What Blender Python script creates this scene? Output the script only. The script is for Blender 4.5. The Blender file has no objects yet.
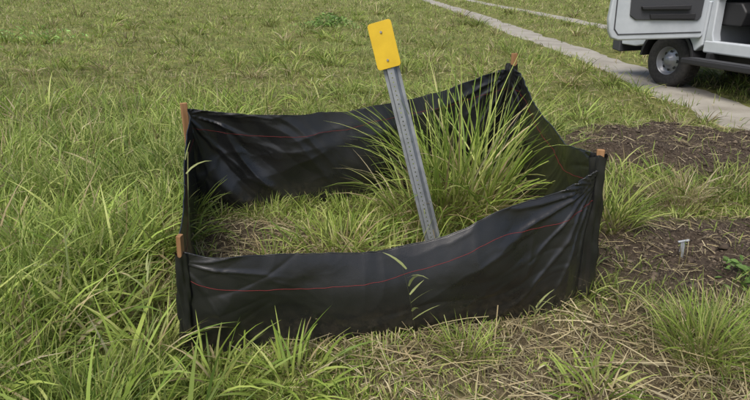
import bpy, bmesh, math, numpy as np
from mathutils import Vector, Matrix
rng=np.random.default_rng(7)
scene=bpy.context.scene
R=math.radians

# ---------------- noise ----------------
def _h(a,b,s): 
    v=np.sin(a*127.1+b*311.7+s*74.7)*43758.5453
    return v-np.floor(v)
def vn(x,y,s=0.):
    xi=np.floor(x);yi=np.floor(y);fx=x-xi;fy=y-yi
    fx=fx*fx*(3-2*fx);fy=fy*fy*(3-2*fy)
    a=_h(xi,yi,s);b=_h(xi+1,yi,s);c=_h(xi,yi+1,s);d=_h(xi+1,yi+1,s)
    return (a*(1-fx)+b*fx)*(1-fy)+(c*(1-fx)+d*fx)*fy
def fbm(x,y,s=0.,o=4):
    t=0;a=.5;n=0
    for k in range(o):
        t=t+a*vn(x*2**k+13.7*k,y*2**k-7.3*k,s+k);n+=a;a*=.5
    return t/n
def sst(a,b,x):
    t=np.clip((x-a)/(b-a),0,1);return t*t*(3-2*t)
def ell(x,y,cx,cy,rx,ry,soft=.45):
    d=np.sqrt(((x-cx)/rx)**2+((y-cy)/ry)**2)+ (fbm(x*2.2,y*2.2,5.)-.5)*.9
    return 1-sst(1-soft,1+soft*.4,d)
def soil_m(x,y):
    return np.maximum.reduce([ell(x,y,3.3,5.2,1.8,1.05),ell(x,y,2.1,4.9,.9,.55)*.9,ell(x,y,2.5,3.15,1.7,.58),ell(x,y,1.5,2.85,.6,.45)*.95,ell(x,y,2.0,4.0,.5,.35)*.7,ell(x,y,-.85,3.3,.35,.35)*.6])
def thatch_m(x,y):
    return np.maximum.reduce([ell(x,y,.8,2.0,1.15,.58),ell(x,y,-.75,3.2,.62,.6),ell(x,y,.2,3.0,.9,.3),ell(x,y,-1.1,2.6,.28,.8)*.6,ell(x,y,1.7,2.2,.6,.5)*.6])
def trackx(y,k): 
    return (4.75 if k==0 else 8.2) - .0012*np.maximum(y-12,0)**1.9*.6 + (fbm(y*.15,y*0+k*9.,3.)-.5)*.5
def track_m(x,y):
    a=[]
    for k,w in ((0,.55),(1,.5)):
        d=np.abs(x-trackx(y,k)); a.append(1-sst(w*.7,w*1.25,d+(fbm(x*3,y*1.2,8.)-.5)*.35))
    return np.maximum(a[0],a[1])
def H(x,y):
    r=np.sqrt(x*x+(y-3)**2)
    tm=track_m(x,y)
    z=(fbm(x*1.1,y*1.1,1.,2)-.5)*.10+((fbm(x*2.2,y*2.2,12.,2)-.5)*.03+(fbm(x*5,y*5,2.)-.5)*.03*np.exp(-r/9))*(1-tm)
    z=z*(1-.8*tm) - .03*tm
    s=soil_m(x,y)
    z=z+s*(.03+.16*(fbm(x*4,y*4,9.,4)-.4)) + ell(x,y,3.1,5.3,1.1,.8)*.10
    return z

# ---------------- materials ----------------
def mat(name,base=(.5,.5,.5),rough=.5,metal=0,spec=.5,coat=0):
    m=bpy.data.materials.new(name);m.use_nodes=True
    b=m.node_tree.nodes['Principled BSDF']
    b.inputs['Base Color'].default_value=(*base,1);b.inputs['Roughness'].default_value=rough
    b.inputs['Metallic'].default_value=metal;b.inputs['Specular IOR Level'].default_value=spec
    b.inputs['Coat Weight'].default_value=coat
    return m
def N(m,t,**kw):
    n=m.node_tree.nodes.new(t)
    for k,v in kw.items(): setattr(n,k,v)
    return n
def LK(m,a,b): m.node_tree.links.new(a,b)
def ramp(m,fac,stops):
    r=N(m,'ShaderNodeValToRGB');LK(m,fac,r.inputs[0])
    e=r.color_ramp.elements
    while len(e)<len(stops): e.new(.5)
    for i,(p,c) in enumerate(stops): e[i].position=p;e[i].color=(*c,1) if len(c)==3 else c
    return r.outputs[0]
def noise(m,scale,detail=5,rough=.6,vec=None,coord='Object'):
    n=N(m,'ShaderNodeTexNoise');n.inputs['Scale'].default_value=scale;n.inputs['Detail'].default_value=detail
    n.inputs['Roughness'].default_value=rough
    if vec is None:
        tc=N(m,'ShaderNodeTexCoord');vec=tc.outputs[coord]
    LK(m,vec,n.inputs['Vector']);return n.outputs['Fac']
def bump(m,fac,strength,dist):
    b=N(m,'ShaderNodeBump');b.inputs['Strength'].default_value=strength;b.inputs['Distance'].default_value=dist
    LK(m,fac,b.inputs['Height']);LK(m,b.outputs[0],m.node_tree.nodes['Principled BSDF'].inputs['Normal']);return b
def mixc(m,fac,a,b,mode='MIX'):
    x=N(m,'ShaderNodeMix',data_type='RGBA',blend_type=mode)
    for s,v in ((0,fac),(6,a),(7,b)):
        if hasattr(v,'links'): LK(m,v,x.inputs[s])
        elif isinstance(v,(int,float)): x.inputs[s].default_value=v
        else: x.inputs[s].default_value=(*v,1)
    return x.outputs[2]
def BS(m): return m.node_tree.nodes['Principled BSDF']

def plant_mat(name,trans=.35,rough=.5):
    m=mat(name,rough=rough,spec=.35)
    a=N(m,'ShaderNodeAttribute',attribute_name='Col');c=a.outputs['Color']
    LK(m,c,BS(m).inputs['Base Color'])
    if trans>0:
        t=N(m,'ShaderNodeBsdfTranslucent');LK(m,c,t.inputs['Color'])
        mx=N(m,'ShaderNodeMixShader');mx.inputs[0].default_value=trans
        LK(m,BS(m).outputs[0],mx.inputs[1]);LK(m,t.outputs[0],mx.inputs[2])
        LK(m,mx.outputs[0],m.node_tree.nodes['Material Output'].inputs['Surface'])
    return m
M_grass=plant_mat('grass_blade',.42)
M_straw=plant_mat('dry_straw',0,.75)
M_soil=plant_mat('soil_clod',0,.95)
M_leaf=plant_mat('weed_leaf',.3,.45)

# ---------------- mesh helpers ----------------
def np_mesh(name,V,F,mt,col=None,smooth=True):
    me=bpy.data.meshes.new(name)
    k=F.shape[1]
    me.vertices.add(len(V));me.vertices.foreach_set('co',V.astype(np.float32).ravel())
    me.loops.add(F.size);me.loops.foreach_set('vertex_index',F.astype(np.int32).ravel())
    me.polygons.add(len(F));me.polygons.foreach_set('loop_start',np.arange(len(F),dtype=np.int32)*k)
    me.polygons.foreach_set('loop_total',np.full(len(F),k,dtype=np.int32))
    me.update(calc_edges=True)
    if smooth: me.polygons.foreach_set('use_smooth',np.ones(len(F),bool))
    if col is not None:
        a=me.color_attributes.new('Col','FLOAT_COLOR','POINT')
        c=np.ones((len(V),4),np.float32);c[:,:3]=col;a.data.foreach_set('color',c.ravel())
    me.materials.append(mt)
    o=bpy.data.objects.new(name,me);scene.collection.objects.link(o);return o

def blades(P,L,W,az,phi0,bend,col,segs=3,basecol=None,wprof=None):
    n=len(P);ts=np.linspace(0,1,segs+1)
    tw=rng.uniform(-.9,.9,n)
    V=np.zeros((n,segs+1,2,3));C=np.zeros((n,segs+1,2,3))
    pos=P.copy()
    ca,sa=np.cos(az),np.sin(az)
    for k in range(segs+1):
        phi=phi0+bend*ts[k]
        perp=np.stack([-sa,ca,np.zeros(n)],1)
        nor=np.stack([np.cos(phi)*ca,np.cos(phi)*sa,-np.sin(phi)],1)
        w=perp*np.cos(tw)[:,None]+nor*np.sin(tw)[:,None]
        pr=(min(1,.6+1.6*ts[k])*(1-ts[k]**2.2)+.02) if wprof is None else wprof(ts[k])
        hw=(W*pr*.5)[:,None]
        V[:,k,0]=pos-w*hw;V[:,k,1]=pos+w*hw
        c=col if basecol is None else col*min(1,.15+2.2*ts[k])+basecol*(1-min(1,.15+2.2*ts[k]))
        C[:,k,0]=c;C[:,k,1]=c
        if k<segs:
            ph=phi0+bend*(ts[k]+.5/segs)
            st=(L/segs)[:,None]
            pos=pos+st*np.stack([np.sin(ph)*ca,np.sin(ph)*sa,np.cos(ph)],1)
    base=(np.arange(n)*(segs+1)*2)[:,None]
    F=[]
    for k in range(segs):
        F.append(np.concatenate([base+2*k,base+2*k+1,base+2*k+3,base+2*k+2],1))
    return V.reshape(-1,3),np.concatenate(F),C.reshape(-1,3)
def cat(parts):
    Vs,Fs,Cs=[],[],[];o=0
    for V,F,C in parts:
        Vs.append(V);Fs.append(F+o);Cs.append(C);o+=len(V)
    return np.concatenate(Vs),np.concatenate(Fs),np.concatenate(Cs)

def obj_bm(name,bm,mt,parent=None,smooth=False,bev=0):
    me=bpy.data.meshes.new(name);bmesh.ops.recalc_face_normals(bm,faces=bm.faces)
    bm.to_mesh(me);bm.free()
    me.materials.append(mt)
    if smooth: me.polygons.foreach_set('use_smooth',[True]*len(me.polygons))
    o=bpy.data.objects.new(name,me);scene.collection.objects.link(o)
    if parent: o.parent=parent
    if bev:
        b=o.modifiers.new('b','BEVEL');b.width=bev;b.segments=3;b.limit_method='ANGLE'
        me.polygons.foreach_set('use_smooth',[True]*len(me.polygons))
        b.harden_normals=True
    return o
def box(name,x0,x1,y0,y1,z0,z1,mt,parent=None,bev=.01):
    bm=bmesh.new();bmesh.ops.create_cube(bm,size=1)
    for v in bm.verts: v.co=Vector(((x0+x1)/2+v.co.x*(x1-x0),(y0+y1)/2+v.co.y*(y1-y0),(z0+z1)/2+v.co.z*(z1-z0)))
    return obj_bm(name,bm,mt,parent,bev=bev)
def prism(name,pts,y0,y1,mt,parent=None,bev=.01):
    bm=bmesh.new()
    a=[bm.verts.new((p[0],y0,p[1])) for p in pts];b=[bm.verts.new((p[0],y1,p[1])) for p in pts]
    bm.faces.new(a);bm.faces.new(b[::-1])
    for i in range(len(pts)): 
        j=(i+1)%len(pts);bm.faces.new((a[i],b[i],b[j],a[j]))
    return obj_bm(name,bm,mt,parent,bev=bev)
def empty(name):
    e=bpy.data.objects.new(name,None);scene.collection.objects.link(e);return e

# ---------------- ground ----------------
n=460;a=6.2
u=np.linspace(-1,1,n);g=260*np.sinh(a*u)/math.sinh(a)
X,Y=np.meshgrid(g+.6,g+3.2);Xf,Yf=X.ravel(),Y.ravel()
Z=H(Xf,Yf)
idx=np.arange(n*n).reshape(n,n)
F=np.stack([idx[:-1,:-1].ravel(),idx[:-1,1:].ravel(),idx[1:,1:].ravel(),idx[1:,:-1].ravel()],1)
mg=mat('ground_soil_thatch',rough=.95,spec=.2)
at=N(mg,'ShaderNodeAttribute',attribute_name='Col');sp=N(mg,'ShaderNodeSeparateColor');LK(mg,at.outputs['Color'],sp.inputs[0])
nb=noise(mg,1.3,6);nf=noise(mg,35,8,.7);nm=noise(mg,9,6,.65)
gr=ramp(mg,nm,[(.3,(.06,.07,.025)),(.5,(.14,.155,.045)),(.7,(.25,.235,.10))])
gr2=ramp(mg,nb,[(.35,(.8,.8,.8)),(.65,(1.25,1.2,1.1))])
gr=mixc(mg,1.,gr,gr2,'MULTIPLY')
so=ramp(mg,nf,[(.3,(.026,.019,.013)),(.55,(.075,.056,.040)),(.75,(.15,.118,.086))])
th=ramp(mg,nf,[(.3,(.05,.038,.022)),(.55,(.16,.125,.075)),(.75,(.32,.26,.17))])
c=mixc(mg,sp.outputs[1],gr,th);c=mixc(mg,sp.outputs[0],c,so);LK(mg,c,BS(mg).inputs['Base Color'])
bump(mg,nf,.9,.03)
colg=np.stack([soil_m(Xf,Yf),thatch_m(Xf,Yf),Xf*0],1)
np_mesh('ground',np.stack([Xf,Yf,Z],1),F,mg,colg)

# dirt vehicle tracks
mt_=mat('pale_track_dirt',rough=.95,spec=.2)
n1=noise(mt_,1.6,8,.6);n2=noise(mt_,90,6,.75)
cc=ramp(mt_,n1,[(.3,(.24,.22,.18)),(.5,(.32,.30,.255)),(.7,(.38,.36,.31))])
cc=mixc(mt_,.5,cc,ramp(mt_,n2,[(.3,(.6,.6,.6)),(.7,(1.1,1.1,1.1))]),'MULTIPLY')
LK(mt_,cc,BS(mt_).inputs['Base Color']);bump(mt_,n2,.3,.006)
Vs,Fs=[],[];off=0
for k,w in ((0,.62),(1,.5)):
    ys=np.concatenate([np.linspace(-12,25,700),np.linspace(25.2,90,220)]);m=17
    vv=np.linspace(-1,1,m)
    yy,v2=np.meshgrid(ys,vv,indexing='ij')
    we=w*(1+.45*(fbm(yy*1.6,np.sign(v2)*5.,4.)-.5)*2)
    xx=trackx(yy,k)+v2*we
    zz=(fbm(xx*1.1,yy*1.1,1.,2)-.5)*.02-.012-.06*np.abs(v2)**6
    Vs.append(np.stack([xx.ravel(),yy.ravel(),zz.ravel()],1))
    ii=np.arange(len(ys)*m).reshape(len(ys),m)+off
    Fs.append(np.stack([ii[:-1,:-1].ravel(),ii[:-1,1:].ravel(),ii[1:,1:].ravel(),ii[1:,:-1].ravel()],1));off+=len(ys)*m
np_mesh('dirt_track',np.concatenate(Vs),np.concatenate(Fs),mt_)

# ---------------- field grass ----------------
GREEN=np.array([[.215,.295,.05],[.27,.365,.07],[.345,.42,.10],[.15,.235,.04],[.40,.44,.14]])
DRY=np.array([[.47,.40,.22],[.37,.30,.16],[.53,.46,.28],[.27,.22,.11]])
def colors(n,dry,br=1.):
    c=GREEN[rng.integers(0,len(GREEN),n)]
    d=rng.random(n)<dry
    c=np.where(d[:,None],DRY[rng.integers(0,len(DRY),n)],c)
    return np.minimum(c*(rng.uniform(.72,1.22,n)[:,None])*np.asarray(br).reshape(-1,1),.66)
def tallness(x,y):
    t=sst(-1.0,-1.6,x)*(1-sst(5.5,9,y))
    t2=(1-sst(-.95,-.6,x))*(1-sst(1.75,2.0,y))*.7
    return np.maximum(t,t2)
def field(N_,r0,r1,segs):
    r=np.exp(rng.uniform(math.log(r0),math.log(r1),N_));th=rng.uniform(R(-50),R(52),N_)
    x=r*np.sin(th);y=r*np.cos(th)
    cs=.12+.02*r
    tx=(np.floor(x/cs)+_h(np.floor(x/cs),np.floor(y/cs),3.))*cs;ty=(np.floor(y/cs)+_h(np.floor(x/cs),np.floor(y/cs),4.))*cs
    pull=rng.uniform(0,.75,N_)*(rng.random(N_)<.7)
    x=x*(1-pull)+tx*pull;y=y*(1-pull)+ty*pull
    s,t,tr=soil_m(x,y),thatch_m(x,y),track_m(x,y)
    cov=fbm(x*1.5,y*1.5,21.)
    keep=(rng.random(N_)<(1-.965*s)*(1-.88*t)*(1-.95*tr)*(.35+1.0*cov))
    x,y,r,t,tx,ty=x[keep],y[keep],r[keep],t[keep],tx[keep],ty[keep];n=len(x)
    T=tallness(x,y);big=fbm(x*.5,y*.5,31.);med=fbm(x*2.3,y*2.3,32.)
    L=(.05+.13*med+.22*T*(.4+med))*rng.uniform(.5,1.35,n)*(1+r/45)
    front=(1-sst(2.25,2.6,y))*sst(-1.0,-.8,x)*(1-sst(1.2,1.5,x));L=L*(1-.5*front)
    W=(.0045+.0045*rng.random(n)+.003*T)+.0009*np.maximum(r-3,0)
    az=np.where(rng.random(n)<.6,np.arctan2(y-ty,x-tx)+rng.normal(0,.6,n),rng.uniform(0,6.283,n))
    phi0=np.abs(rng.normal(.3,.3,n));bend=rng.uniform(.1,1.7,n)
    dry=np.clip(.15+.35*(big-.5)*2+.3*t-.12*T,.04,.8)+ .05*sst(4,14,r)
    br=(.62+.75*fbm(x*.9,y*.9,40.))*(1+.1*T)
    c=colors(n,dry,br)
    ol=np.clip((fbm(x*.35,y*.35,50.)-.35)*1.6,0,1)*.3
    ol=ol[:,None];c=c*(1-ol)+ol*(c.mean(1)[:,None]*np.array([1.1,1.2,.6]))
    P=np.stack([x,y,H(x,y)-.005],1)
    bc=np.array([.21,.19,.08])*np.ones((n,1))
    return blades(P,L,W,az,phi0,bend,c,segs,bc)
V,F,C=cat([field(130000,1.15,6,3),field(145000,6,80,2)]);np_mesh('field_grass',V,F,M_grass,C)

def region(nn,xr,yr,Lr,Wr,dry,br,lean=(.15,.25),bd=(.3,1.7),segs=4,prob=None):
    x=rng.uniform(*xr,nn);y=rng.uniform(*yr,nn)
    if prob is not None:
        k=rng.random(nn)<prob(x,y);x,y=x[k],y[k]
    n=len(x)
    return blades(np.stack([x,y,H(x,y)],1),rng.uniform(*Lr,n),rng.uniform(*Wr,n),rng.uniform(0,6.283,n),np.abs(rng.normal(*lean,n)),rng.uniform(*bd,n),colors(n,dry,br),segs,np.array([.2,.18,.07])*np.ones((n,1)))
def cl(cx,cy,rad,nn,L,W,dry,br,lean=.35,bd=(.2,1.4),segs=6,ry=None,out=1.):
    rr=rad*np.sqrt(rng.random(nn));aa=rng.uniform(0,6.283,nn)
    x=cx+rr*np.cos(aa);y=cy+rr*np.sin(aa)*(1 if ry is None else ry/rad)
    az=aa+rng.normal(0,.7,nn)
    ph=np.abs(rng.normal(0.0,lean*.6,nn))+lean*rr/rad*out
    return blades(np.stack([x,y,H(x,y)-.01],1),rng.uniform(*L,nn)*(1-.2*rr/rad),rng.uniform(*W,nn),az,ph,rng.uniform(*bd,nn),colors(nn,dry,br),segs,np.array([.28,.24,.10])*np.ones((nn,1)))
pl=lambda x,y:tallness(x,y)*np.clip((fbm(x*2,y*2,77.)-.3)*2.2,0,1)
parts=[region(11000,(-5.5,-.5),(1.2,8),(.20,.48),(.007,.013),.10,1.0,prob=pl)]
k=0
while k<440:
    x=rng.uniform(-5,-.5);y=rng.uniform(1.25,8.5)
    if k>260: x=rng.uniform(-2.8,-.7);y=rng.uniform(1.25,3.4)
    if tallness(np.array([x]),np.array([y]))[0]<rng.random(): continue
    s=rng.uniform(.7,1.45);parts.append(cl(x,y,.05*s,int(rng.uniform(10,36)),(.24*s,.52*s),(.008*s,.017*s),rng.choice([.02,.08,.5],p=[.5,.32,.18]),rng.uniform(.75,1.35),.4,(.4,1.9),5));k+=1
V,F,C=cat(parts);np_mesh('tall_grass',V,F,M_grass,C)
parts=[]
for k in range(380):
    r=math.exp(rng.uniform(math.log(4.5),math.log(30)));th=rng.uniform(-.8,.8);x=r*math.sin(th);y=r*math.cos(th)
    if soil_m(np.array([x]),np.array([y]))[0]>.3 or track_m(np.array([x]),np.array([y]))[0]>.2 or (-1.4<x<1.3 and y<4.8): continue
    s=rng.uniform(.7,1.4)*(1+r/40);parts.append(cl(x,y,.09*s,int(rng.uniform(20,60)),(.12*s,.34*s),(.006*s+.0004*r,.010*s+.0006*r),rng.choice([.05,.3,.7],p=[.6,.25,.15]),rng.uniform(.6,1.2),.5,(.3,1.6),4))
V,F,C=cat(parts);np_mesh('grass_tussocks',V,F,M_grass,C)

# ---- clumps ----
def clump(name,*a,**k):
    V,F,C=cl(*a,**k);return np_mesh(name,V,F,M_grass,C)
V,F,C=cat([cl(.62,3.78,.30,190,(.95,1.48),(.009,.017),.08,1.2,.17,(.1,1.3),9),cl(.66,3.8,.36,200,(.45,1.0),(.007,.013),.45,1.0,.4,(.2,1.9),7),cl(.78,3.70,.22,80,(.9,1.35),(.009,.015),.12,1.2,.35,(.7,1.8),9),cl(.5,3.6,.25,50,(.7,1.1),(.009,.014),.12,1.2,.4,(.8,2.0),9)])
np_mesh('tall_grass_clump',V,F,M_grass,C)
clump('tall_grass_clump',.30,3.6,.20,110,(.35,.9),(.008,.014),.25,1.1,.35,(.3,1.8),7)
clump('grass_tuft',-.22,3.15,.30,210,(.25,.52),(.007,.013),.15,1.1,.45,(.3,1.8),ry=.25)
clump('grass_tuft',.12,2.95,.28,140,(.2,.45),(.007,.012),.3,1.0,.4,(.3,1.7))
clump('grass_tuft',-.62,3.0,.12,60,(.15,.35),(.006,.011),.5,.95,.5)
clump('grass_tuft',1.60,3.5,.18,220,(.28,.55),(.006,.011),.1,1.0,.4)
clump('grass_tuft',2.25,3.85,.16,280,(.2,.38),(.003,.006),.9,.95,.35)
clump('grass_tuft',2.0,4.15,.35,280,(.12,.3),(.005,.009),.2,.9,.5)
clump('grass_tuft',1.50,2.12,.17,480,(.22,.42),(.003,.007),.1,.95,.35)
clump('grass_tuft',1.78,1.97,.16,300,(.2,.36),(.003,.007),.1,.95,.35)
clump('grass_tuft',.42,2.10,.11,200,(.12,.25),(.004,.007),.05,1.1,.4)
clump('grass_tuft',.92,1.86,.14,110,(.14,.27),(.009,.014),.05,1.0,.6,(.5,1.6))
clump('grass_tuft',-.34,1.88,.14,90,(.2,.42),(.009,.015),.08,1.15,.55,(.5,1.8))
clump('grass_tuft',-.66,1.88,.16,80,(.18,.40),(.008,.014),.08,1.1,.5,(.4,1.8))
clump('grass_tuft',-1.0,2.1,.1,70,(.25,.5),(.008,.014),.1,1.1,.4,(.4,1.7))
clump('grass_tuft',.04,2.06,.13,60,(.08,.2),(.005,.010),.2,1.,.6)
clump('grass_tuft',1.2,2.35,.12,60,(.08,.2),(.005,.010),.3,1.,.6)
clump('grass_tuft',2.9,4.1,.4,420,(.12,.28),(.005,.009),.2,.9,.5)
def weed(name,cx,cy,rad,nn,h,lw,br):
    x=cx+rng.normal(0,rad,nn);y=cy+rng.normal(0,rad,nn);z=H(x,y)+rng.uniform(.02,h,nn)*np.exp(-((x-cx)**2+(y-cy)**2)/(3*rad*rad))
    c=np.array([.12,.20,.05])*rng.uniform(.7,1.5,nn)[:,None]*br
    V,F,C=blades(np.stack([x,y,z],1),rng.uniform(1.6*lw,2.6*lw,nn),rng.uniform(.8*lw,1.2*lw,nn),rng.uniform(0,6.28,nn),rng.uniform(.7,1.4,nn),rng.uniform(.2,.9,nn),c,4,wprof=lambda t:math.sin(math.pi*min(1,.06+t*.93))**.8+.02)
    xs=cx+rng.normal(0,rad*.6,max(8,nn//6));ys=cy+rng.normal(0,rad*.6,len(xs));m=len(xs)
    S=blades(np.stack([xs,ys,H(xs,ys)],1),rng.uniform(h*.6,h*1.1,m),np.full(m,.006*lw/.03),rng.uniform(0,6.28,m),rng.uniform(0,.4,m),rng.uniform(0,.5,m),np.array([.12,.18,.05])*np.ones((m,1)),4)
    V,F,C=cat([(V,F,C),S]);return np_mesh(name,V,F,M_leaf,C)
weed('broadleaf_weed',2.06,2.72,.07,80,.16,.022,.9)
weed('broadleaf_weed',1.95,2.38,.07,35,.08,.018,.9)
weed('broadleaf_weed',-1.66,21.0,.45,350,.5,.07,1.3)
weed('broadleaf_weed',-9.2,15.5,.8,180,.5,.05,1.7)
def stem(name,x,y,h,lean,big=1.):
    P=np.array([[x,y,H(np.array([x]),np.array([y]))[0]]])
    parts=[blades(P,np.array([h]),np.array([.005]),np.array([lean]),np.array([.08]),np.array([.25]),np.array([[.3,.32,.12]]),6,wprof=lambda t:1.)]
    k=7;t=np.linspace(.35,.95,k)
    Q=np.repeat(P,k,0)+np.stack([np.cos(lean)*np.sin(.15)*h*t,np.sin(lean)*np.sin(.15)*h*t,h*t*.985],1)
    parts.append(blades(Q,rng.uniform(.07,.15,k)*big,np.full(k,.010*big),rng.uniform(0,6.28,k),rng.uniform(.3,.8,k),rng.uniform(.3,1.2,k),np.array([.34,.38,.15])*np.ones((k,1)),4))
    V,F,C=cat(parts);np_mesh(name,V,F,M_grass,C)
stem('reed_stem',.19,2.15,.42,2.6,1.2);stem('reed_stem',.72,2.22,.22,.4);stem('reed_stem',-.98,2.0,.5,1.2)
stem('reed_stem',-1.02,2.75,.75,1.5,1.3)

# straw litter
def straw(nn,fx,fy,Lr,Wr,zr,prob):
    x=rng.uniform(*fx,nn);y=rng.uniform(*fy,nn);k=rng.random(nn)<prob(x,y);x,y=x[k],y[k];n=len(x)
    c=DRY[rng.integers(0,4,n)]*rng.uniform(.3,.9,n)[:,None]
    return blades(np.stack([x,y,H(x,y)+rng.uniform(*zr,n)],1),rng.uniform(*Lr,n),rng.uniform(*Wr,n),rng.uniform(0,6.283,n),rng.uniform(1.25,1.65,n),rng.uniform(-.1,.45,n),c,3,wprof=lambda t:1.)
pt=lambda x,y:np.clip(thatch_m(x,y)*1.1*(.3+1.2*fbm(x*4,y*4,88.))*(1-.5*soil_m(x,y))+.14*soil_m(x,y)+.10,0,1)
V,F,C=cat([straw(26000,(-1.6,3.2),(1.4,4.3),(.02,.12),(.002,.005),(.0,.03),pt),
           straw(2600,(1.2,4.5),(4.2,6.3),(.03,.15),(.002,.005),(.0,.04),lambda x,y:.5+0*x),
           straw(1000,(-.6,2.3),(1.5,2.5),(.12,.38),(.003,.006),(.01,.05),pt),
           straw(10000,(-4,7),(3.,11),(.05,.2),(.004,.008),(.0,.04),lambda x,y:(.25+.4*fbm(x,y,61.))*(1-.8*soil_m(x,y))*(1-track_m(x,y)))])
np_mesh('straw_litter',V,F,M_straw,C)

# soil clods
nn=90000
x=rng.uniform(.9,5.3,nn);y=rng.uniform(2.1,6.8,nn);k=rng.random(nn)<soil_m(x,y)**1.2;x,y=x[k],y[k];n_=len(x)
O=np.array([[1,0,0],[-1,0,0],[0,1,0],[0,-1,0],[0,0,1],[0,0,-1]],float)
Of=np.array([[0,2,4],[2,1,4],[1,3,4],[3,0,4],[2,0,5],[1,2,5],[3,1,5],[0,3,5]])
sz=np.exp(rng.normal(math.log(.0042),.65,n_)).clip(.0015,.030)
vv=O[None]*(sz[:,None,None])*rng.uniform(.6,1.4,(n_,6,1))*np.stack([rng.uniform(.8,1.4,n_),np.ones(n_),rng.uniform(.5,.9,n_)],1)[:,None,:]
vv+=rng.normal(0,.22,(n_,6,3))*sz[:,None,None]
a_=rng.uniform(0,6.28,n_);ca,sa=np.cos(a_)[:,None],np.sin(a_)[:,None]
vx=vv[...,0]*ca-vv[...,1]*sa;vy=vv[...,0]*sa+vv[...,1]*ca
vv=np.stack([vx+x[:,None],vy+y[:,None],vv[...,2]+(H(x,y)+sz*.1)[:,None]],2)
SO=np.array([[.075,.056,.040],[.095,.072,.052],[.055,.041,.029],[.125,.098,.070]])
cc=np.repeat(SO[rng.integers(0,4,n_)]*rng.uniform(.8,1.2,n_)[:,None],6,0)
np_mesh('soil_clods',vv.reshape(-1,3),(Of[None]+np.arange(n_)[:,None,None]*6).reshape(-1,3),M_soil,cc,smooth=True)

# ---------------- silt fence ----------------
mf=mat('black_geotextile',(.012,.013,.014),.33,spec=.6)
nz=noise(mf,2.5,6,.6);nd=noise(mf,5,4);ns=noise(mf,22,6,.7)
cb=ramp(mf,nz,[(.3,(.008,.0085,.009)),(.6,(.015,.0155,.016)),(.8,(.022,.021,.020))])
tc=N(mf,'ShaderNodeTexCoord');sx=N(mf,'ShaderNodeSeparateXYZ');LK(mf,tc.outputs['Object'],sx.inputs[0])
mr1=N(mf,'ShaderNodeMapRange');mr1.inputs[1].default_value=.0;mr1.inputs[2].default_value=.22;mr1.inputs[3].default_value=.9;mr1.inputs[4].default_value=0;LK(mf,sx.outputs[2],mr1.inputs[0])
mu=N(mf,'ShaderNodeMath',operation='MULTIPLY');LK(mf,mr1.outputs[0],mu.inputs[0]);LK(mf,ramp(mf,ns,[(.42,(0,0,0)),(.7,(1,1,1))]),mu.inputs[1])
LK(mf,mixc(mf,mu.outputs[0],cb,(.07,.058,.042)),BS(mf).inputs['Base Color'])
LK(mf,ramp(mf,nd,[(.3,(.25,.25,.25)),(.7,(.38,.38,.38))]),BS(mf).inputs['Roughness'])
w2=N(mf,'ShaderNodeTexNoise');w2.inputs['Scale'].default_value=260;w2.inputs['Detail'].default_value=2;LK(mf,tc.outputs['Object'],w2.inputs['Vector'])
w1=noise(mf,11,3,.5)
b1=N(mf,'ShaderNodeBump');b1.inputs['Strength'].default_value=.25;b1.inputs['Distance'].default_value=.008;LK(mf,w1,b1.inputs['Height'])
b2=N(mf,'ShaderNodeBump');b2.inputs['Strength'].default_value=.3;b2.inputs['Distance'].default_value=.0012;LK(mf,w2.outputs['Fac'],b2.inputs['Height']);LK(mf,b1.outputs[0],b2.inputs['Normal'])
LK(mf,b2.outputs[0],BS(mf).inputs['Normal'])
mw=mat('stake_wood',rough=.8,spec=.25)
tc=N(mw,'ShaderNodeTexCoord');mp=N(mw,'ShaderNodeMapping');mp.inputs['Scale'].default_value=(30,30,2.5);LK(mw,tc.outputs['Object'],mp.inputs[0])
nw=noise(mw,1.5,5,.6,mp.outputs[0])
LK(mw,ramp(mw,nw,[(.3,(.17,.085,.035)),(.6,(.32,.18,.085)),(.8,(.42,.27,.15))]),BS(mw).inputs['Base Color'])
mr=mat('red_thread',(.15,.010,.012),.7)
fence=empty('silt_fence')
def ridg(x,y,s,o=3):
    return np.abs(fbm(x,y,s,o)-.5)*2
def crumple(s,z,seed,ang,amp=1.):
    c_,s_=math.cos(ang),math.sin(ang)
    p=s*c_+z*s_;q=-s*s_+z*c_
    w=(fbm(p*1.5,q*2.,seed+9,2)-.5)
    f=(fbm(s*1.6,z*1.5,seed,2)-.5)*.15
    f=f+.024*(1-ridg(p*.8+w*.6,q*4.2+w*2,seed+3,2))**2.0*(.2+1.6*fbm(s*1.3,z*2,seed+30,2))
    f=f-.004*(1-ridg(p*1.6,q*11+w*4,seed+5,2))**3
    p2=s*math.cos(ang+1.2)+z*math.sin(ang+1.2);q2=-s*math.sin(ang+1.2)+z*math.cos(ang+1.2)
    f=f+.006*(1-ridg(p2*1.8,q2*5,seed+8,2))**4
    return f*amp
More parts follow.
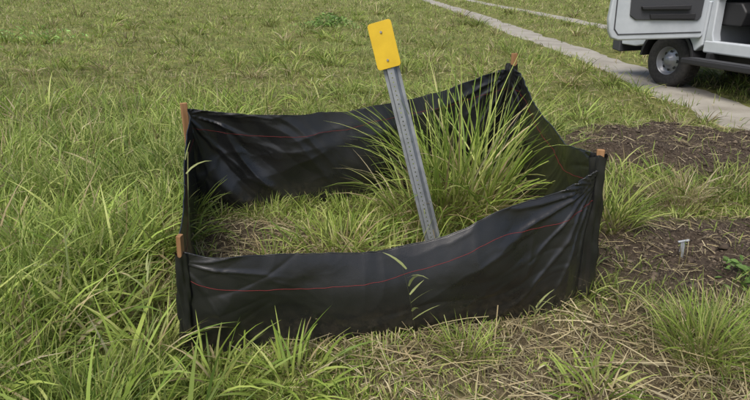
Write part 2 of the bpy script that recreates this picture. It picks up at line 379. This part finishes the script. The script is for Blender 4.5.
def panel(name,A,B,tops,seed,bulge=0.,tension=None,red=.13,ang=.2,amp=1.,lean=0.,wav=.04):
    A=np.array(A);B=np.array(B);Lm=np.linalg.norm(B-A);d=(B-A)/Lm;nrm=np.array([d[1],-d[0]])
    nu,nv=320,100
    U,Vv=np.meshgrid(np.linspace(0,1,nu),np.linspace(0,1,nv),indexing='ij')
    row=np.interp(np.linspace(0,1,nu),[t[0] for t in tops],[t[1] for t in tops])
    pad=np.pad(row,12,mode='edge');row=np.convolve(pad,np.ones(25)/25,'same')[12:-12]
    row=row+(fbm(np.linspace(0,1,nu)*Lm*3.5,np.zeros(nu),seed+20)-.5)*wav
    ts=np.repeat(row[:,None],nv,1)
    gx=A[0]+(B[0]-A[0])*U;gy=A[1]+(B[1]-A[1])*U
    zb=H(gx,gy)-.06
    z=zb+(ts-zb)*Vv
    env=np.clip(np.minimum(U,1-U)*14,0,1)
    D=crumple(U*Lm,z,seed,ang,amp)*env*(.5+.5*np.sin(np.pi*np.clip(Vv*.8+.1,0,1)))+bulge*np.sin(np.pi*U)*np.sin(np.pi*Vv*.9)
    D=D+lean*env*(1-Vv)
    if tension is not None:
        for (tu,tz,nf_,am,rl) in tension:
            du=(U-tu)*Lm;dz=(z-tz);rr=np.sqrt(du**2+dz**2)+.02;an=np.arctan2(dz,np.abs(du)+.01)
            q=np.sin(an*nf_+5*fbm(rr*2.0,an*3,seed+2)); q=(1-np.abs(q))**2
            D=D+am*q*np.exp(-rr/rl)*np.clip(rr*7,0,1)*(.3+1.4*fbm(an*3,rr,seed+40,2))
    Xp=gx+nrm[0]*D;Yp=gy+nrm[1]*D
    V=np.stack([Xp.ravel(),Yp.ravel(),z.ravel()],1)
    ii=np.arange(nu*nv).reshape(nu,nv)
    F=np.stack([ii[:-1,:-1].ravel(),ii[1:,:-1].ravel(),ii[1:,1:].ravel(),ii[:-1,1:].ravel()],1)
    o=np_mesh(name,V,F,mf);o.parent=fence
    so=o.modifiers.new('s','SOLIDIFY');so.thickness=.0025;so.offset=0
    G=V.reshape(nu,nv,3)
    def tube(nm,pts,rad,mm):
        cu=bpy.data.curves.new(nm,'CURVE');cu.dimensions='3D';cu.bevel_depth=rad;cu.bevel_resolution=1
        sp_=cu.splines.new('POLY');sp_.points.add(len(pts)-1)
        for i,p in enumerate(pts): sp_.points[i].co=(*p,1)
        cu.materials.append(mm);ob=bpy.data.objects.new(nm,cu);scene.collection.objects.link(ob);ob.parent=fence
    tube(name+'_hem',G[:,-1],.0035,mf)
    for sgn in (-1,1):
        pts=[]
        for i in range(nu):
            jf=(1-red*(1+.2*math.sin(i*.024))/(G[i,-1,2]-G[i,0,2]))*(nv-1);j=int(jf);f_=jf-j
            p=G[i,j]*(1-f_)+G[i,j+1]*f_
            pts.append((p[0]+sgn*nrm[0]*.0019,p[1]+sgn*nrm[1]*.0019,p[2]))
        tube(name+'_red_thread',pts,.0012,mr)
A=(-.83,2.12);B=(1.075,2.58);Cc=(-1.27,3.75);D_=(1.076,4.51)
panel('front_fabric',A,B,[(0,.54),(.05,.495),(.15,.475),(.26,.445),(.43,.43),(.6,.50),(.78,.605),(.95,.68),(1,.73)],0,.08,[(1.0,.66,13,.026,.5),(0,.48,6,.016,.35)],ang=.22,lean=.05,wav=.055)
panel('back_fabric',Cc,D_,[(0,.79),(.06,.735),(.2,.695),(.35,.68),(.5,.715),(.7,.78),(1,.95)],12,.04,[(0.,.74,6,.026,.5),(1.,.9,10,.02,.5)],ang=-.9,amp=1.3,wav=.06)
panel('side_fabric_a',A,Cc,[(0,.51),(.3,.51),(.7,.66),(1,.76)],23,-.02,ang=1.2,amp=.6)
panel('side_fabric_b',B,D_,[(0,.80),(.25,.73),(.6,.81),(1,.95)],34,.02,[(1.,.9,9,.02,.6),(0.,.75,9,.015,.5)],ang=-.8,amp=.9)
def stake(name,base,top,w=.036,mm=None):
    b=Vector(base);t=Vector(top);L=(t-b).length
    o=box(name,-w/2,w/2,-w*.35,w*.35,0,L,mm or mw,fence,.003)
    o.rotation_mode='QUATERNION';o.rotation_quaternion=(t-b).to_track_quat('Z','Y');o.location=b
    return o
stake('wood_stake_a',(-.855,2.12,-.1),(-.815,2.115,.605),.030)
stake('wood_stake_b',(-1.30,3.78,-.1),(-1.305,3.79,.81),.045)
stake('wood_stake_c',(1.10,4.54,-.1),(1.10,4.53,1.05),.045)
stake('wood_stake_d',(1.095,2.60,-.1),(1.10,2.625,.825),.036)
def wrap(name,b,t,r,seed):
    bm=bmesh.new();n_=28;m_=60;rows=[]
    for j in range(m_+1):
        f=j/m_;c=Vector(b).lerp(Vector(t),f);row=[]
        for i in range(n_):
            an=i/n_*6.283
            rr=r*(1.05+.22*math.sin(3*an+seed+2*math.sin(f*5))+.14*math.sin(7*an+f*9+seed)+.12*math.sin(f*29+an*2+seed)*math.sin(f*11))*(1+.25*(1-f))
            row.append(bm.verts.new((c.x+rr*1.2*math.cos(an),c.y+rr*.9*math.sin(an),c.z+.008*math.sin(an*3+seed))))
        rows.append(row)
    for j in range(m_):
        for i in range(n_): bm.faces.new((rows[j][i],rows[j][(i+1)%n_],rows[j+1][(i+1)%n_],rows[j+1][i]))
    obj_bm(name,bm,mf,fence,smooth=True)
wrap('corner_wrap_d',(1.095,2.59,-.05),(1.092,2.61,.80),.031,1.)
wrap('corner_wrap_c',(1.09,4.53,.3),(1.085,4.52,.965),.034,2.)
wrap('corner_wrap_a',(-.85,2.118,-.05),(-.82,2.113,.52),.020,3.)

# ---------------- leaning marker post ----------------
sign=empty('marker_sign')
mgal=mat('galvanised_steel',rough=.48,metal=.55)
ng=noise(mgal,12,6);LK(mgal,ramp(mgal,ng,[(.3,(.20,.215,.23)),(.7,(.33,.35,.37))]),BS(mgal).inputs['Base Color'])
my=mat('yellow_sign_paint',rough=.42)
ny=noise(my,9,5);LK(my,ramp(my,ny,[(.3,(.52,.34,.008)),(.7,(.64,.43,.015))]),BS(my).inputs['Base Color'])
mb=mat('bolt_steel',(.35,.34,.3),.4,.9)
bm=bmesh.new();pit=.0254;Lp=1.52;ncell=int(Lp/pit);wz=.019
def q(*p): bm.faces.new([bm.verts.new(x_) for x_ in p])
for i in range(ncell):
    z0=i*pit;zc=z0+pit/2
    outer=[(wz,0),(wz,pit/2),(0,pit/2),(-wz,pit/2),(-wz,0),(-wz,-pit/2),(0,-pit/2),(wz,-pit/2)]
    for k in range(8):
        k2=(k+1)%8;hr=.0042
        i1=(hr*math.cos(k*math.pi/4),hr*math.sin(k*math.pi/4));i2=(hr*math.cos(k2*math.pi/4),hr*math.sin(k2*math.pi/4))
        q((outer[k][0],0,zc+outer[k][1]),(outer[k2][0],0,zc+outer[k2][1]),(i2[0],0,zc+i2[1]),(i1[0],0,zc+i1[1]))
prof=[(wz,0),(.031,.028),(.048,.028)]
for sg in (-1,1):
    for k in range(2):
        q((sg*prof[k][0],prof[k][1],0),(sg*prof[k+1][0],prof[k+1][1],0),(sg*prof[k+1][0],prof[k+1][1],ncell*pit),(sg*prof[k][0],prof[k][1],ncell*pit))
bmesh.ops.remove_doubles(bm,verts=bm.verts,dist=.0003)
post=obj_bm('u_channel_post',bm,mgal,sign)
sm=post.modifiers.new('s','SOLIDIFY');sm.thickness=.0032;sm.offset=1
def rrect(w,h,r,n=6):
    p=[]
    for cx,cy,a0 in ((w-r,h-r,0),(-w+r,h-r,90),(-w+r,-h+r,180),(w-r,-h+r,270)):
        for i in range(n+1): an=R(a0+90*i/n);p.append((cx+r*math.cos(an),cy+r*math.sin(an)))
    return p
pl_=prism('sign_plate',rrect(.069,.13,.018),-.012,-.0085,my,sign,.001)
top=ncell*pit
pl_.location=(0,0,top-.08)
for zz_ in (top-.008,top-.165):
    bm=bmesh.new();bmesh.ops.create_cone(bm,cap_ends=True,segments=6,radius1=.007,radius2=.007,depth=.006,matrix=Matrix.Translation((0,-.015,zz_))@Matrix.Rotation(R(90),4,'X'))
    obj_bm('bolt',bm,mb,sign)
base=Vector((.41,3.0,-.12));topv=Vector((.025,3.28,1.36))
az_=(topv-base).normalized();nrm=Vector((-.18,-1,0));nrm=(nrm-az_*nrm.dot(az_)).normalized()
yy_=-nrm;xx_=yy_.cross(az_)
base=base+az_*.02
sign.matrix_world=Matrix((( xx_.x,yy_.x,az_.x,base.x),(xx_.y,yy_.y,az_.y,base.y),(xx_.z,yy_.z,az_.z,base.z),(0,0,0,1)))

# ---------------- pale plastic stake in soil ----------------
mwp=mat('grey_white_plastic',(.34,.36,.38),.5)
st=empty('plastic_marker_stake');zz=float(H(np.array([1.84]),np.array([3.0]))[0])
box('shaft',-.007,.007,-.004,.004,-.04,.11,mwp,st,.002)
box('cap',-.038,.030,-.006,.006,.108,.118,mwp,st,.003)
box('brace',-.020,-.0075,-.0035,.0035,.04,.108,mwp,st,.002)
st.location=(1.84,3.0,zz);st.rotation_euler=(.1,-.12,.1)

# ---------------- pickup truck ----------------
truck=empty('pickup_truck')
mp_=mat('white_car_paint',(.46,.50,.54),.28,spec=.5,coat=.6)
nq=noise(mp_,5,6);LK(mp_,ramp(mp_,nq,[(.35,(.42,.455,.49)),(.65,(.48,.515,.55))]),BS(mp_).inputs['Base Color'])
md=mat('black_trim',(.02,.02,.022),.55)
md2=mat('dark_grey_trim',(.045,.047,.052),.6)
mty=mat('tyre_rubber',(.018,.018,.018),.85)
nt=noise(mty,20,5);LK(mty,ramp(mty,nt,[(.3,(.014,.014,.014)),(.7,(.045,.042,.038))]),BS(mty).inputs['Base Color'])
mrim=mat('silver_rim',(.30,.31,.33),.42,.6)
mgl=mat('window_glass',(.03,.04,.045),.05,spec=.8)
mseat=mat('seat_cloth',(.06,.06,.065),.9)
def arc(cx,cz,r,a0,a1,n=14): return [(cx+r*math.cos(R(a0+(a1-a0)*i/n)),cz+r*math.sin(R(a0+(a1-a0)*i/n))) for i in range(n+1)]
wzc=.42
fp=[(-.62,1.34),(-.62,.72)]+[(-.50,.62)]+arc(0,wzc,.53,156,22)+[(.66,.58),(.98,.58),(1.03,.8),(1.0,1.14),(.80,1.25),(.2,1.32)]
prism('front_fenders_hood',fp,-1.96,.04,mp_,truck,.03)
prism('front_bumper',[(.99,.45),(1.17,.48),(1.19,.8),(1.01,.82)],-1.98,.06,md2,truck,.02)
box('grille',1.01,1.05,-1.6,-.32,.85,1.12,md,truck,.01)
for yy in (-.3,-1.9): box('headlamp',.99,1.04,yy,yy+.28,.88,1.12,mgl,truck,.02)
prism('arch_lining',arc(0,wzc,.525,176,4)+arc(0,wzc,.485,4,176),-.5,.055,md,truck,.003)
prism('wheel_well',[(-.55,.5),(-.55,1.0),(.55,1.0),(.55,.5)],-1.7,-.38,md,truck,0)
bp=[(-2.76,1.38),(-2.76,.64)]+[(-3.72+.52*math.cos(R(a)),wzc+.52*math.sin(R(a))) for a in np.linspace(22,158,14)]+[(-4.75,.64),(-4.8,1.38)]
prism('bed_side_a',bp,-.05,.04,mp_,truck,.02);prism('bed_side_b',bp,-1.97,-1.88,mp_,truck,.02)
box('bed_floor',-4.75,-2.8,-1.87,-.06,.74,.82,md2,truck,.01)
box('tailgate',-4.85,-4.79,-1.9,-.03,.74,1.38,mp_,truck,.02)
box('rear_bumper',-5.0,-4.86,-1.95,.03,.54,.72,md2,truck,.02)
box('cab_back',-2.75,-2.68,-1.93,.01,.74,1.98,mp_,truck,.02)
box('cab_floor',-2.68,-.63,-1.93,-.075,.62,.72,md2,truck,.005)
box('rocker_sill',-2.72,-.625,-.07,.03,.62,.80,mp_,truck,.03)
box('rocker_sill_b',-2.72,-.625,-1.95,-1.88,.62,.8,mp_,truck,.025)
box('running_board',-2.6,-.5,.05,.28,.46,.545,md,truck,.022)
box('running_board_top',-2.5,-.6,.08,.25,.547,.552,md2,truck,.002)
for xx in (-.8,-1.7,-2.4): box('board_bracket',xx-.03,xx+.03,-.1,.1,.53,.63,md,truck,.005)
box('chassis_rail',-4.7,.8,-.55,-.42,.42,.6,md,truck,.01);box('chassis_rail_b',-4.7,.8,-1.5,-1.37,.42,.6,md,truck,.01)
prism('a_pillar',[(-.625,.78),(-.625,1.34),(-1.15,1.95),(-1.24,1.95),(-.72,1.34),(-.74,.90),(-.78,.78)],-.14,.02,mp_,truck,.02)
prism('a_pillar_b',[(-.60,1.30),(-1.15,1.95),(-1.24,1.95),(-.72,1.30)],-1.94,-1.84,mp_,truck,.015)
box('b_pillar',-1.86,-1.76,-.10,.02,.79,1.96,mp_,truck,.02)
prism('roof',[(-1.12,1.94),(-1.3,2.02),(-2.5,2.03),(-2.76,1.96),(-2.7,1.93)],-1.92,0.,mp_,truck,.03)
prism('windscreen',[(-.62,1.32),(-.64,1.32),(-1.17,1.94),(-1.15,1.94)],-1.84,-.15,mgl,truck,0)
prism('rear_door',[(-1.88,.81),(-2.66,.81),(-2.7,1.38),(-1.88,1.38)],-.07,.035,mp_,truck,.025)
box('rear_door_glass',-2.66,-1.9,-.04,-.02,1.385,1.92,mgl,truck,.005)
box('rear_handle',-2.1,-1.94,.037,.065,1.18,1.22,mp_,truck,.01)
box('far_door',-1.8,-.7,-1.95,-1.9,.81,1.38,md2,truck,.01)
prism('dashboard',[(-.66,1.0),(-.66,1.32),(-.95,1.32),(-1.05,1.2),(-1.0,1.0)],-1.85,-.16,md,truck,.03)
box('kick_panel',-.70,-.64,-.16,-.145,.74,1.3,md2,truck,.004)
for y0 in (-.85,-1.75):
    prism('seat',[(-1.2,.76),(-1.17,1.03),(-1.65,1.0),(-1.86,1.6),(-1.99,1.58),(-1.82,.76)],y0,y0+.6,mseat,truck,.04)
def lathe(name,prof,cx,y0,cz,mm_,n=48,smooth=True,parent=truck):
    bm=bmesh.new();rings=[]
    for (r_,y_) in prof:
        rings.append([bm.verts.new((cx+r_*math.cos(6.28318*i/n),y0+y_,cz+r_*math.sin(6.28318*i/n))) for i in range(n)])
    for a,b in zip(rings[:-1],rings[1:]):
        for i in range(n): bm.faces.new((a[i],a[(i+1)%n],b[(i+1)%n],b[i]))
    return obj_bm(name,bm,mm_,parent,smooth=smooth)
def wheel(cx,y0,s):
    lathe('tyre',[(.215,-.02*s),(.27,.0),(.36,.0),(.40,-.02*s),(.415,-.055*s),(.415,-.245*s),(.40,-.28*s),(.35,-.295*s),(.22,-.28*s)],cx,y0,wzc,mty)
    lathe('rim',[(.218,-.015*s),(.205,-.03*s),(.19,-.09*s),(.165,-.10*s),(.11,-.055*s),(.075,-.05*s),(.07,-.01*s),(.04,.0),(.001,.002*s)],cx,y0,wzc,mrim)
    for i in range(8):
        an=i*math.pi/4
        lathe('rim_hole',[(.026,0),(.001,.001*s)],cx+.138*math.cos(an),y0-.068*s,wzc+.138*math.sin(an),md,10)
    bm=bmesh.new()
    for i in range(46):
        for row,(ya,yb) in enumerate(((-.06,-.115),(-.122,-.178),(-.185,-.24))):
            an=6.28318*(i+row*.5)/46
            M=Matrix.Translation((cx+.417*math.cos(an),y0+s*(ya+yb)/2,wzc+.417*math.sin(an)))@Matrix.Rotation(-an,4,'Y')@Matrix.Diagonal((.014,.050,.036,1))
            bmesh.ops.create_cube(bm,size=1,matrix=M)
    obj_bm('tread',bm,mty,truck)
wheel(0,0,1);wheel(-3.72,0,1);wheel(0,-1.94,-1);wheel(-3.72,-1.94,-1)
door=empty('open_door');door.parent=truck
DL=1.42
dp=[(0,.86),(.04,.82),(DL-.16,.79),(DL-.06,.82),(DL-.01,.92),(DL+.02,1.1),(DL,1.42),(0,1.42)]
prism('door_shell',dp,0,.10,mp_,door,.035)
prism('door_trim_panel',[(.10,1.12),(.14,1.07),(DL-.36,1.08),(DL-.27,1.14),(DL-.25,1.40),(.10,1.40)],-.025,-.002,md2,door,.012)
prism('door_seal',[(.05,.90),(DL-.14,.87),(DL-.07,.95),(DL-.05,1.40),(DL-.065,1.40),(DL-.085,.96),(DL-.145,.885),(.05,.915)],-.008,-.001,md2,door,0)
prism('door_armrest',[(.3,1.22),(1.0,1.22),(1.02,1.27),(.3,1.29)],-.08,-.027,md,door,.015)
prism('door_map_pocket',[(.2,1.09),(.85,1.09),(.87,1.16),(.2,1.17)],-.05,-.027,md,door,.012)
prism('window_frame',[(0,1.42),(.5,1.97),(DL-.1,1.99),(DL,1.42),(DL-.06,1.42),(DL-.15,1.94),(.53,1.92),(.09,1.42)],.02,.07,mp_,door,.01)
prism('window_glass',[(.08,1.42),(.53,1.92),(DL-.15,1.94),(DL-.06,1.42)],.04,.046,mgl,door,0)
box('side_mirror',.12,.34,.11,.3,1.42,1.7,md,door,.04)
door.location=(-.60,.03,0);door.scale=(1,-1,1)
door.rotation_euler=(0,0,R(72))
truck.location=(4.64,9.1,-.04);truck.rotation_euler=(0,0,R(110))

# ---------------- light ----------------
w=bpy.data.worlds.new('World');scene.world=w;w.use_nodes=True
nt_=w.node_tree;bg=nt_.nodes['Background'];sk=nt_.nodes.new('ShaderNodeTexSky');sk.sky_type='NISHITA';sk.sun_disc=False
EL,AZ=58,210
sk.sun_elevation=R(EL);sk.sun_rotation=R(AZ);sk.air_density=1.0;sk.dust_density=5.0
nt_.links.new(sk.outputs[0],bg.inputs[0]);bg.inputs[1].default_value=.15
sd=Vector((math.sin(R(AZ))*math.cos(R(EL)),math.cos(R(AZ))*math.cos(R(EL)),math.sin(R(EL))))
l=bpy.data.lights.new('sun','SUN');l.energy=2.8;l.angle=R(35);l.color=(1,.98,.94)
lo=bpy.data.objects.new('sun',l);scene.collection.objects.link(lo);lo.rotation_mode='QUATERNION';lo.rotation_quaternion=sd.to_track_quat('Z','Y')
# ---------------- camera ----------------
cd=bpy.data.cameras.new('camera');cd.sensor_width=36;cd.lens=26.88;cd.clip_end=1000;cd.clip_start=.05
co=bpy.data.objects.new('camera',cd);scene.collection.objects.link(co);co.location=(0,0,1.6);co.rotation_euler=(R(90-21.6),0,0)
scene.camera=co
scene.view_settings.view_transform='Standard';scene.view_settings.look='None';scene.view_settings.exposure=0
